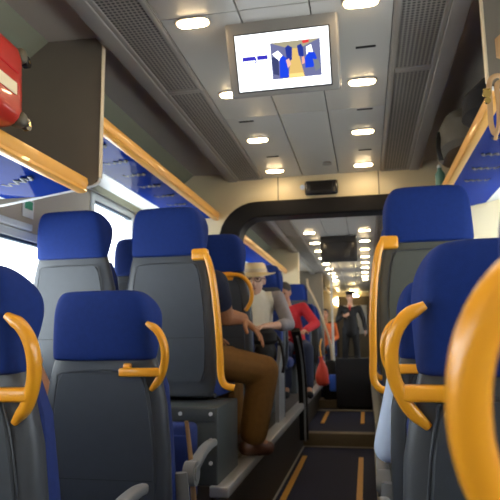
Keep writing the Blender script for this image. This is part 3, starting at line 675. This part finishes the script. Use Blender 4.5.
def person(label, loc, rz, J, vox, skin, shirt, trousers, shoes, sleeve='long', hd=(0, 0), hair='hair_d', face=True, extra=None, hairlong=False, ak=1.0, tk=1.0, hs=1.0):
    t = thing('person', label, 'person', loc, rz)
    g = {k: Vector(v) for k, v in J.items() if k != 'curl'}
    bm = B(); P, R = body(bm, J, hd, ak, hs); remesh('body', bm, skin, t, vox, 2)
    bm = B(); o = 0.014
    caps(bm, g['pelvis'], g['belly'], 0.125 + o, 0.12 + o); caps(bm, g['belly'], g['chest'], 0.12 + o, 0.13 + o)
    for k in 'LR':
        caps(bm, g['chest'], g['sh' + k], 0.10 + o, 0.052 + o)
        e = g['el' + k] if sleeve != 'short' else g['sh' + k].lerp(g['el' + k], 0.55)
        caps(bm, g['sh' + k], e, 0.050 * ak + o, 0.040 * ak + o)
        if sleeve == 'long': caps(bm, g['el' + k], g['el' + k].lerp(g['wr' + k], 0.88), 0.038 + o, 0.028 + o)
        if sleeve == 'rolled': caps(bm, g['el' + k], g['el' + k].lerp(g['wr' + k], 0.30), 0.038 + o, 0.038 + o)
    remesh('shirt', bm, shirt, t, max(vox, 0.009), 3)
    bm = B(); o = 0.013
    for k in 'LR':
        caps(bm, g['pelvis'], g['hip' + k], 0.118 + o, 0.09 + o); caps(bm, g['hip' + k], g['kn' + k], 0.084 + o, (0.058 + o) * tk)
        caps(bm, g['kn' + k], g['kn' + k].lerp(g['an' + k], 0.92), (0.060 + o) * tk, (0.050 + o) * tk)
    remesh('trousers', bm, trousers, t, max(vox, 0.009), 3)
    for k in 'LR':
        bm = B(); a, q = g['an' + k], g['toe' + k]; h = Vector((a.x, a.y, q.z + 0.005)); back = h - (q - h).normalized() * 0.045; back.z = q.z + 0.012
        caps(bm, back, q, 0.042, 0.040); caps(bm, a.lerp(h, 0.3), h.lerp(q, 0.4), 0.046, 0.042)
        remesh('shoe', bm, shoes, t, max(vox, 0.008), 2)
    if hair:
        bm = B(); ell(bm, P(0, -0.022, 0.045), (0.083, 0.095, 0.086), R)
        ell(bm, P(0, -0.045, -0.005), (0.080, 0.065, 0.075), R)
        if hairlong: ell(bm, P(0, -0.06, -0.08), (0.085, 0.05, 0.12), R)
        obj('hair', bm, hair, t)
    if face:
        for k in (-1, 1):
            bm = B(); ell(bm, P(0.030 * k, 0.077, 0.018), (0.013, 0.008, 0.008), R, 12); obj('eye', bm, 'eye', t)
        bm = B(); ell(bm, P(0, 0.090, -0.052), (0.022, 0.006, 0.006), R, 12); obj('mouth', bm, 'lip', t)
    if extra: extra(t, P, R, g)
    return t

# passenger with ochre trousers, in the raised seat with the bar handle, legs turned to the aisle
J = seated(dict(pelvis=(-0.02, 0.16, 0.56), belly=(-0.03, 0.16, 0.72), chest=(-0.03, 0.15, 0.88), neck=(-0.03, 0.17, 1.02), head=(-0.03, 0.20, 1.12),
    hipL=(-0.06, 0.22, 0.54), hipR=(0.08, 0.17, 0.54), knL=(0.08, 0.62, 0.52), knR=(0.350, 0.35, 0.470), anL=(0.10, 0.64, 0.10), anR=(0.285, 0.36, 0.105),
    toeL=(0.14, 0.76, 0.035), toeR=(0.36, 0.41, 0.04), shL=(-0.19, 0.19, 0.95), shR=(0.13, 0.12, 0.95), elL=(-0.22, 0.30, 0.74), elR=(0.16, 0.25, 0.775),
    wrR=(0.235, 0.36, 0.765), fdR=(0.70, -0.1, -0.60), pnR=(-0.6, 0.0, -0.6), wrL=(0.0, 0.44, 0.66), curl=0.30))
person('passenger in ochre brown trousers sitting with one knee and hand in the aisle', (-0.93, 2.89, PL), 0, J, 0.0042, 'skin_d', 'navy', 'brown', 'shoe', 'short', (-0.3, -0.3), ak=1.28, tk=1.25)

# man with the straw hat, facing the camera
def hatman(t, P, R, g):
    bm = B(); rings = []
    for z, r in ((0.045, 0.155), (0.052, 0.158), (0.062, 0.112), (0.070, 0.092), (0.110, 0.086), (0.130, 0.078), (0.140, 0.062), (0.132, 0.03)):
        rings.append([P(r * 1.02 * math.cos(2 * math.pi * i / 32), -0.005 + r * 1.10 * math.sin(2 * math.pi * i / 32), z + (0.012 * math.cos(4 * math.pi * i / 32) if z < 0.06 else 0)) for i in range(32)])
    loft(bm, rings); h = obj('hat', bm, 'hat', t)
    bm = B(); loft(bm, [[P(r * 1.02 * math.cos(2 * math.pi * i / 32), -0.005 + r * 1.10 * math.sin(2 * math.pi * i / 32), z) for i in range(32)] for z, r in ((0.068, 0.0955), (0.095, 0.0915))]); obj('hat_band', bm, 'part_edge', h)
    for k in (-1, 1):
        bm = B(); tube(bm, [P(0.033 * k + 0.024 * math.cos(a), 0.094, 0.016 + 0.018 * math.sin(a)) for a in [i / 12 * 2 * math.pi for i in range(13)]], 0.0030, 8, 2)
        tube(bm, [P(0.055 * k, 0.092, 0.02), P(0.076 * k, 0.05, 0.02), P(0.082 * k, 0.0, 0.015)], 0.003, 6, 2); obj('eyeglasses', bm, 'blackg', t)
    bm = B(); o = 0.032
    caps(bm, g['pelvis'] + Vector((0, 0, 0.05)), g['belly'], 0.13 + o, 0.125 + o); caps(bm, g['belly'], g['chest'], 0.12 + o, 0.13 + o)
    for k in 'LR': caps(bm, g['chest'], g['sh' + k] + (g['chest'] - g['sh' + k]) * 0.35, 0.105 + o, 0.055 + o)
    remesh('waistcoat', bm, 'vest', t, 0.010, 3)
    bm = B(); caps(bm, g['neck'] + Vector((0, 0.035, -0.02)), g['neck'] + Vector((0, 0.11, -0.14)), 0.028, 0.02); obj('shirt_front', bm, 'greyshirt', t)
J = seated(dict(elL=(-0.30, 0.10, 0.76), elR=(0.22, 0.08, 0.76), wrL=(-0.12, 0.34, 0.74), wrR=(0.05, 0.32, 0.72), fdL=(0.85, 0.35, -0.1), fdR=(-0.8, 0.5, 0.0), shL=(-0.20, -0.02, 0.99), shR=(0.19, -0.03, 1.0),
    knL=(-0.12, 0.37, 0.53), knR=(0.10, 0.35, 0.53), anL=(-0.12, 0.30, 0.1), anR=(0.10, 0.30, 0.1), toeL=(-0.12, 0.38, 0.035), toeR=(0.10, 0.38, 0.035), neck=(0, -0.01, 1.05), head=(-0.01, 0.05, 1.135)))
person('man in a straw hat, cream waistcoat and grey shirt sitting through the doorway', (-0.935, 4.86, PL), math.pi + 0.05, J, 0.009, 'skin', 'greyshirt', 'dark', 'shoe', 'rolled', (0.05, -0.12), 'hair_d', True, hatman, hs=1.13)
# dark bag on his lap
t = thing('shoulder_bag', 'black shoulder bag on the lap of the straw hat man', 'bag', (-0.88, 4.56, PL + 0.60))
bm = B(); loft(bm, [sring(0, 0, z, a, b, 24, 3) for z, a, b in ((0, 0.16, 0.08), (0.03, 0.19, 0.10), (0.09, 0.18, 0.09), (0.125, 0.14, 0.05))]); obj('bag_body', bm, 'dark', t)
bm = B(); tube(bm, [(0.14, 0, 0.10), (0.21, -0.02, 0.02), (0.24, -0.05, -0.14), (0.23, -0.05, -0.22)], 0.012); obj('bag_strap', bm, 'dark', t)

# child-size glimpse: passenger in the low window seat, hand raised
J = seated(dict(shL=(-0.13, 0.08, 0.98), elL=(-0.14, 0.22, 0.74), wrL=(-0.08, 0.42, 0.68), elR=(0.245, 0.20, 0.85), wrR=(0.155, 0.22, 1.03), shR=(0.13, 0.08, 0.97), chest=(0, 0.07, 0.90), belly=(0, 0.08, 0.72), neck=(0, 0.09, 1.04), head=(0.0, 0.14, 1.14), fdR=(-0.35, 0.2, 0.9), pnR=(-0.9, 0.2, -0.2), curl=0.6, pelvis=(0, 0.14, 0.56)))
person('passenger glimpsed between the two left seats, tanned arm raised, navy top', (-1.55, 2.05, 0), 0, J, 0.008, 'skin_d', 'navy', 'navy', 'dark', 'short')
# passenger in pale blue shirt, third low seat on the right
J = seated(dict(shL=(-0.175, 0.04, 0.985), elL=(-0.238, 0.09, 0.76), wrL=(-0.10, 0.30, 0.68), chest=(0, 0.07, 0.88), belly=(0, 0.09, 0.72), neck=(0, 0.09, 1.0), head=(0.03, 0.13, 1.10), pelvis=(0, 0.13, 0.56)))
person('passenger in pale blue shirt, arm showing past the third seat on the right', (0.300, 2.05, 0), 0, J, 0.010, 'skin', 'paleblue', 'navy', 'dark', 'long')
# passenger in red
J = seated(dict(chest=(0.08, 0.08, 0.90), neck=(0.10, 0.12, 1.06), head=(0.12, 0.17, 1.17), shL=(-0.10, 0.08, 1.0), shR=(0.27, 0.08, 0.96), elR=(0.33, 0.20, 0.74), belly=(0.03, 0.06, 0.72), elL=(-0.24, 0.22, 0.80), wrL=(-0.10, 0.40, 0.72)))
person('dark haired passenger in a red jumper sitting left of the aisle, far end', (-0.84, 6.90, PL), math.pi + 0.15, J, 0.011, 'skin_d', 'redcloth', 'navy', 'dark', 'long', (-0.3, -0.4))
# far passengers
J = seated(dict(chest=(0, 0.06, 0.92)))
person('far seated passenger in orange beside the attendant', (-0.85, 12.4, 0.36), math.pi, J, 0.013, 'skin_d', 'orangecloth', 'navy', 'dark', 'long')
bm = B(); tt = thing('folding_seat', 'far folding seat under the passenger in orange', 'seat', (-0.85, 12.4, 0.36)); box(bm, -0.22, 0.22, -0.30, 0.14, 0.37, 0.42, 0.02); obj('seat', bm, 'blue_dk', tt); bm = B(); box(bm, -0.22, 0.22, 0.15, 0.2, 0.4, 0.95, 0.02); obj('backrest', bm, 'blue_dk', tt); bm = B(); box(bm, -0.03, 0.03, -0.1, 0.1, 0, 0.38, 0.01); obj('leg', bm, 'pedestal', tt)
# standing attendant
def uniform(t, P, R, g):
    bm = B(); loft(bm, [[P(r * math.cos(2 * math.pi * i / 28), -0.012 + r * 1.12 * math.sin(2 * math.pi * i / 28), z) for i in range(28)] for z, r in ((0.062, 0.086), (0.095, 0.088), (0.118, 0.118), (0.138, 0.112), (0.148, 0.07))]); c = obj('peaked_cap', bm, 'dark', t)
    bm = B(); loft(bm, [[P(0.075 * math.cos(a), 0.075 + k + 0.05 * math.sin(a), z) for a in [i / 16 * 2 * math.pi for i in range(16)]] for z, k in ((0.060, 0.02), (0.068, 0.018))]); obj('cap_peak', bm, 'blackg', c)
    bm = B(); caps(bm, g['belly'] + Vector((0, 0, 0.02)), g['pelvis'] + Vector((0, 0, -0.06)), 0.155, 0.170); remesh('jacket_skirt', bm, 'dark', t, 0.012, 3)
    bm = B(); prism(bm, [(-0.022, 1.45), (0.022, 1.45), (0.0, 1.33)], 'Y', 0.118, 0.135); obj('shirt_front', bm, 'redcloth', t)
J = dict(pelvis=(0, 0, 0.96), belly=(0, 0, 1.12), chest=(0, 0, 1.30), neck=(0, 0, 1.48), head=(-0.01, 0.02, 1.63), hipL=(-0.09, 0, 0.93), hipR=(0.09, 0, 0.93),
         knL=(-0.12, 0.03, 0.50), knR=(0.13, 0.02, 0.50), anL=(-0.13, 0, 0.09), anR=(0.16, -0.02, 0.09), toeL=(-0.15, 0.14, 0.035), toeR=(0.20, 0.12, 0.035),
         shL=(-0.20, 0, 1.40), shR=(0.20, 0, 1.40), elL=(-0.29, 0.02, 1.14), elR=(0.28, 0.06, 1.14), wrL=(-0.32, 0.08, 0.90), wrR=(0.14, 0.22, 1.22), fdL=(0, 0.1, -1), fdR=(-0.9, 0, 0.3), pnL=(1, 0, 0), pnR=(0, -1, 0))
person('train attendant in dark uniform and peaked cap standing at the end of the aisle', (-0.33, 13.0, 0.36), math.pi, J, 0.012, 'skin', 'dark', 'dark', 'dark', 'long', (0, 0), 'hair_d', True, uniform)

# ------------------------------------------------------------------ luggage and loose things
t = thing('suitcase', 'red hard shell suitcase lying on the near left luggage rack', 'suitcase', (-1.028, 1.565, 1.812))
t.rotation_euler = (0, math.radians(-3), math.radians(4))
bm = B(); box(bm, -0.44, 0, -0.62, 0, 0.0, 0.275, 0.05); sc_ = obj('shell', bm, 'red', t)
bm = B(); box(bm, -0.455, 0.012, -0.045, 0.010, 0.055, 0.185, 0.02)
bm.free()
for z in (0.004, 0.220):
    bm = B(); box(bm, -0.05, 0.004, -0.038, 0.004, z, z + 0.05, 0.018); obj('corner_guard', bm, 'trim', t)
bm = B()
bm = B(); box(bm, -0.001, 0.0025, -0.60, -0.06, 0.160, 0.166, 0.001); obj('zip_line', bm, 'redcloth', t)
bm = B(); box(bm, 0.0, 0.003, -0.42, -0.07, 0.085, 0.125, 0.001); obj('label_strip', bm, 'label', t)
for z in (0.03, 0.247):
    bm = B(); box(bm, -0.05, -0.01, 0.0, 0.025, z - 0.012, z + 0.012, 0.004); w_ = obj('wheel_bracket', bm, 'black', t)
    bm = B(); disc(bm, (-0.022, 0.030, z), 0.020, 0.016, 'X', 20); obj('wheel', bm, 'blackg', w_)
    bm = B(); disc(bm, (-0.012, 0.030, z), 0.006, 0.006, 'X', 12); obj('hub_cap', bm, 'brass', w_)

t = thing('trolley_case', 'large black box shaped case standing in the middle of the aisle', 'suitcase', (-0.195, 8.32, 0.13))
bm = B(); box(bm, -0.25, 0.25, -0.02, 0.10, 0.03, 0.705, 0.012); box(bm, -0.25, 0.25, 0.08, 0.11, 0.03, 0.705, 0.012); obj('case_body', bm, 'blackcase', t)
for x in (-0.2, 0.2):
    bm = B(); disc(bm, (x, 0.05, 0.018), 0.018, 0.02, 'X', 16); obj('wheel', bm, 'black', t)
bm = B(); box(bm, 0.225, 0.252, -0.026, -0.012, 0.60, 0.635, 0.003); obj('latch', bm, 'white', t)
bm = B(); tube(bm, [(-0.08, 0.04, 0.70), (-0.07, 0.04, 0.725), (0.07, 0.04, 0.725), (0.08, 0.04, 0.70)], 0.007); obj('handle', bm, 'black', t)

t = thing('drawstring_bag', 'orange red drawstring bag beside the black case', 'bag', (-0.60, 7.86, PL + 0.004))
bm = B(); loft(bm, [sring(0.01 * math.sin(z * 30), 0, z, a, b, 20, 2.4) for z, a, b in ((0, 0.05, 0.05), (0.03, 0.085, 0.075), (0.12, 0.09, 0.08), (0.22, 0.07, 0.06), (0.30, 0.035, 0.03), (0.36, 0.022, 0.02), (0.38, 0.04, 0.03))]); obj('bag_body', bm, 'redbag', t)
bm = B(); tube(bm, [(0, 0, 0.34), (-0.02, 0.02, 0.50), (0.0, 0.06, 0.62)], 0.010); obj('drawstring', bm, 'orange', t)
t = thing('backpack', 'black backpack with bright blue pocket next to the orange red bag', 'bag', (-0.53, 8.6, 0.24))
bm = B(); loft(bm, [sring(0, 0, z, a, b, 24, 3) for z, a, b in ((0, 0.10, 0.09), (0.04, 0.125, 0.11), (0.35, 0.12, 0.10), (0.50, 0.10, 0.08), (0.56, 0.05, 0.05))]); obj('bag_body', bm, 'dark', t)
bm = B(); box(bm, -0.02, 0.10, -0.135, -0.09, 0.12, 0.36, 0.02); obj('pocket', bm, 'cyan', t)

# blue folded pad beyond seat A, before the steel box
t = thing('blue_bag', 'dark blue upright bag in front of the grey steel box', 'bag', (-0.825, 2.49, 0.456))
bm = B(); box(bm, -0.075, 0.075, -0.05, 0.05, 0.0, 0.325, 0.025); obj('bag_body', bm, 'blue_dk', t)
bm = B(); box(bm, -0.055, 0.055, -0.062, -0.045, 0.06, 0.28, 0.008); obj('pocket', bm, 'blue_dk', t)

# beige belt like strap hanging beside the seat A armrest
bm = B(); sweep(bm, [(-0.700, 2.20, 0.83), (-0.690, 2.22, 0.70), (-0.682, 2.235, 0.55), (-0.672, 2.24, 0.40)], 0.010, 0.004, up=(0, 1, 0), taper=lambda u: 0.8 + 0.5 * u)
tag(obj('hanging_strap', bm, 'leather'), 'tan strap hanging beside the grey armrest of the low left seat', 'strap')

# leather strap with brass clasp on the right rack
t = thing('leather_strap', 'tan leather bag strap with brass clasp hanging from the right rack', 'strap', (0.474, 1.93, 1.962))
def K(x, y, z): return (x - 0.04, y, z)
bm = B(); sweep(bm, [K(0.06, 0.02, 0.04), K(0.03, -0.01, 0.05), K(-0.005, -0.02, 0.02), K(-0.010, -0.02, -0.08), K(-0.012, -0.02, -0.16), K(0.0, -0.02, -0.205), K(0.018, -0.02, -0.17), K(0.024, -0.02, -0.08), K(0.022, -0.02, 0.0), K(0.05, 0.0, 0.03)], 0.011, 0.004, up=(0, 1, 0), sub=6, n=10); bm.transform(Matrix.Scale(0.8, 4)); obj('strap', bm, 'leather', t)
bm = B(); sweep(bm, [K(0.004, -0.03, -0.19), K(0.02, -0.03, -0.14), K(0.06, -0.03, -0.105), K(0.10, -0.03, -0.09)], 0.006, 0.004, up=(0, 1, 0), sub=6, n=8); obj('thin_strap', bm, 'leather', t)
bm = B(); disc(bm, K(-0.010, -0.030, -0.03), 0.014, 0.008, 'Y', 20); disc(bm, K(-0.010, -0.032, -0.055), 0.010, 0.010, 'Y', 20); box(bm, -0.062, -0.038, -0.034, -0.026, -0.02, -0.012, 0.002); obj('brass_clasp', bm, 'brass', t)
bm = B(); loft(bm, [sring(0.12, 0.11, z + 0.085, a, b, 24, 3) for z, a, b in ((0.03, 0.10, 0.06), (0.05, 0.13, 0.07), (0.12, 0.13, 0.07), (0.17, 0.08, 0.05))]); obj('bag_body', bm, 'leather', t)

t = thing('holdall', 'grey canvas bag on the right luggage rack before the bulkhead', 'bag', (0.60, 3.15, 2.10))
bm = B(); loft(bm, [sring(0, 0, z, a, b, 28, 3) for z, a, b in ((0, 0.14, 0.22), (0.03, 0.17, 0.25), (0.14, 0.17, 0.25), (0.20, 0.14, 0.20), (0.235, 0.08, 0.12))]); obj('bag_body', bm, 'bag', t)
bm = B(); sweep(bm, [(-0.17, -0.08, 0.12), (-0.185, -0.12, 0.02), (-0.175, -0.13, -0.05)], 0.012, 0.004, up=(0, 1, 0)); obj('bag_strap', bm, 'dark', t)
t = thing('dark_bundle', 'black bundle lying on the right rack nearer than the grey bag', 'bag', (0.66, 2.66, 2.10))
bm = B(); loft(bm, [sring(0, 0, z, a, b, 28, 2.6) for z, a, b in ((0, 0.14, 0.13), (0.04, 0.18, 0.16), (0.13, 0.17, 0.15), (0.20, 0.10, 0.09), (0.22, 0.03, 0.03))]); obj('bundle', bm, 'dark', t)
t = thing('bottle', 'small green bottle at the tip of the right luggage rack', 'bottle', (0.52, 3.80, 2.068))
bm = B(); loft(bm, [sring(0, 0, z, a, a, 20, 2) for z, a in ((0, 0.028), (0.01, 0.032), (0.12, 0.032), (0.15, 0.014), (0.165, 0.013))]); obj('bottle_body', bm, 'green', t)
bm = B(); disc(bm, (0, 0, 0.172), 0.015, 0.018); obj('cap', bm, 'white', t)

# grab pole and handrail beyond the doorway
t = thing('grab_pole', 'white vertical grab pole beyond the doorway left of the attendant', 'pole', (-0.53, 9.5, 0.36))
bm = B(); disc(bm, (0, 0, 1.005), 0.019, 2.01); obj('pole', bm, 'white', t)
bm = B(); disc(bm, (0, 0, 0.012), 0.045, 0.024); disc(bm, (0, 0, 1.998), 0.045, 0.024); obj('flange', bm, 'silver', t)
bm = B(); tube(bm, [(-0.88, 9.0, 2.05), (-0.86, 9.0, 1.92), (-0.76, 9.0, 1.70), (-0.62, 9.0, 1.30), (-0.54, 9.02, 0.95), (-0.52, 9.05, 0.37)], 0.018)
tag(obj('stair_handrail', bm, 'part_edge'), 'pale sloping handrail tube beside the white pole', 'handrail')
for i, (x, y) in enumerate(((-0.72, 2.12), (0.03, 2.00), (-0.30, 2.22))):
    bm = B(); loft(bm, [sring(0, 0, 0.0, 0.15, 0.11, 24, 2), sring(0, 0, 0.03, 0.12, 0.08, 24, 2)]); o = obj('vestibule_light', bm, emat('bright vestibule lamp', (1.0, 0.74, 0.36), 90) if i == 0 else bpy.data.materials['bright vestibule lamp']); o.location = (x, YE, y); o.rotation_euler = (math.pi / 2, 0, 0)
    tag(o, ['bright yellow lamp at the far end of the carriage, left', 'bright yellow lamp at the far end of the carriage, right of the attendant', 'bright yellow lamp above the attendant'][i], 'wall light', 'far vestibule lights')
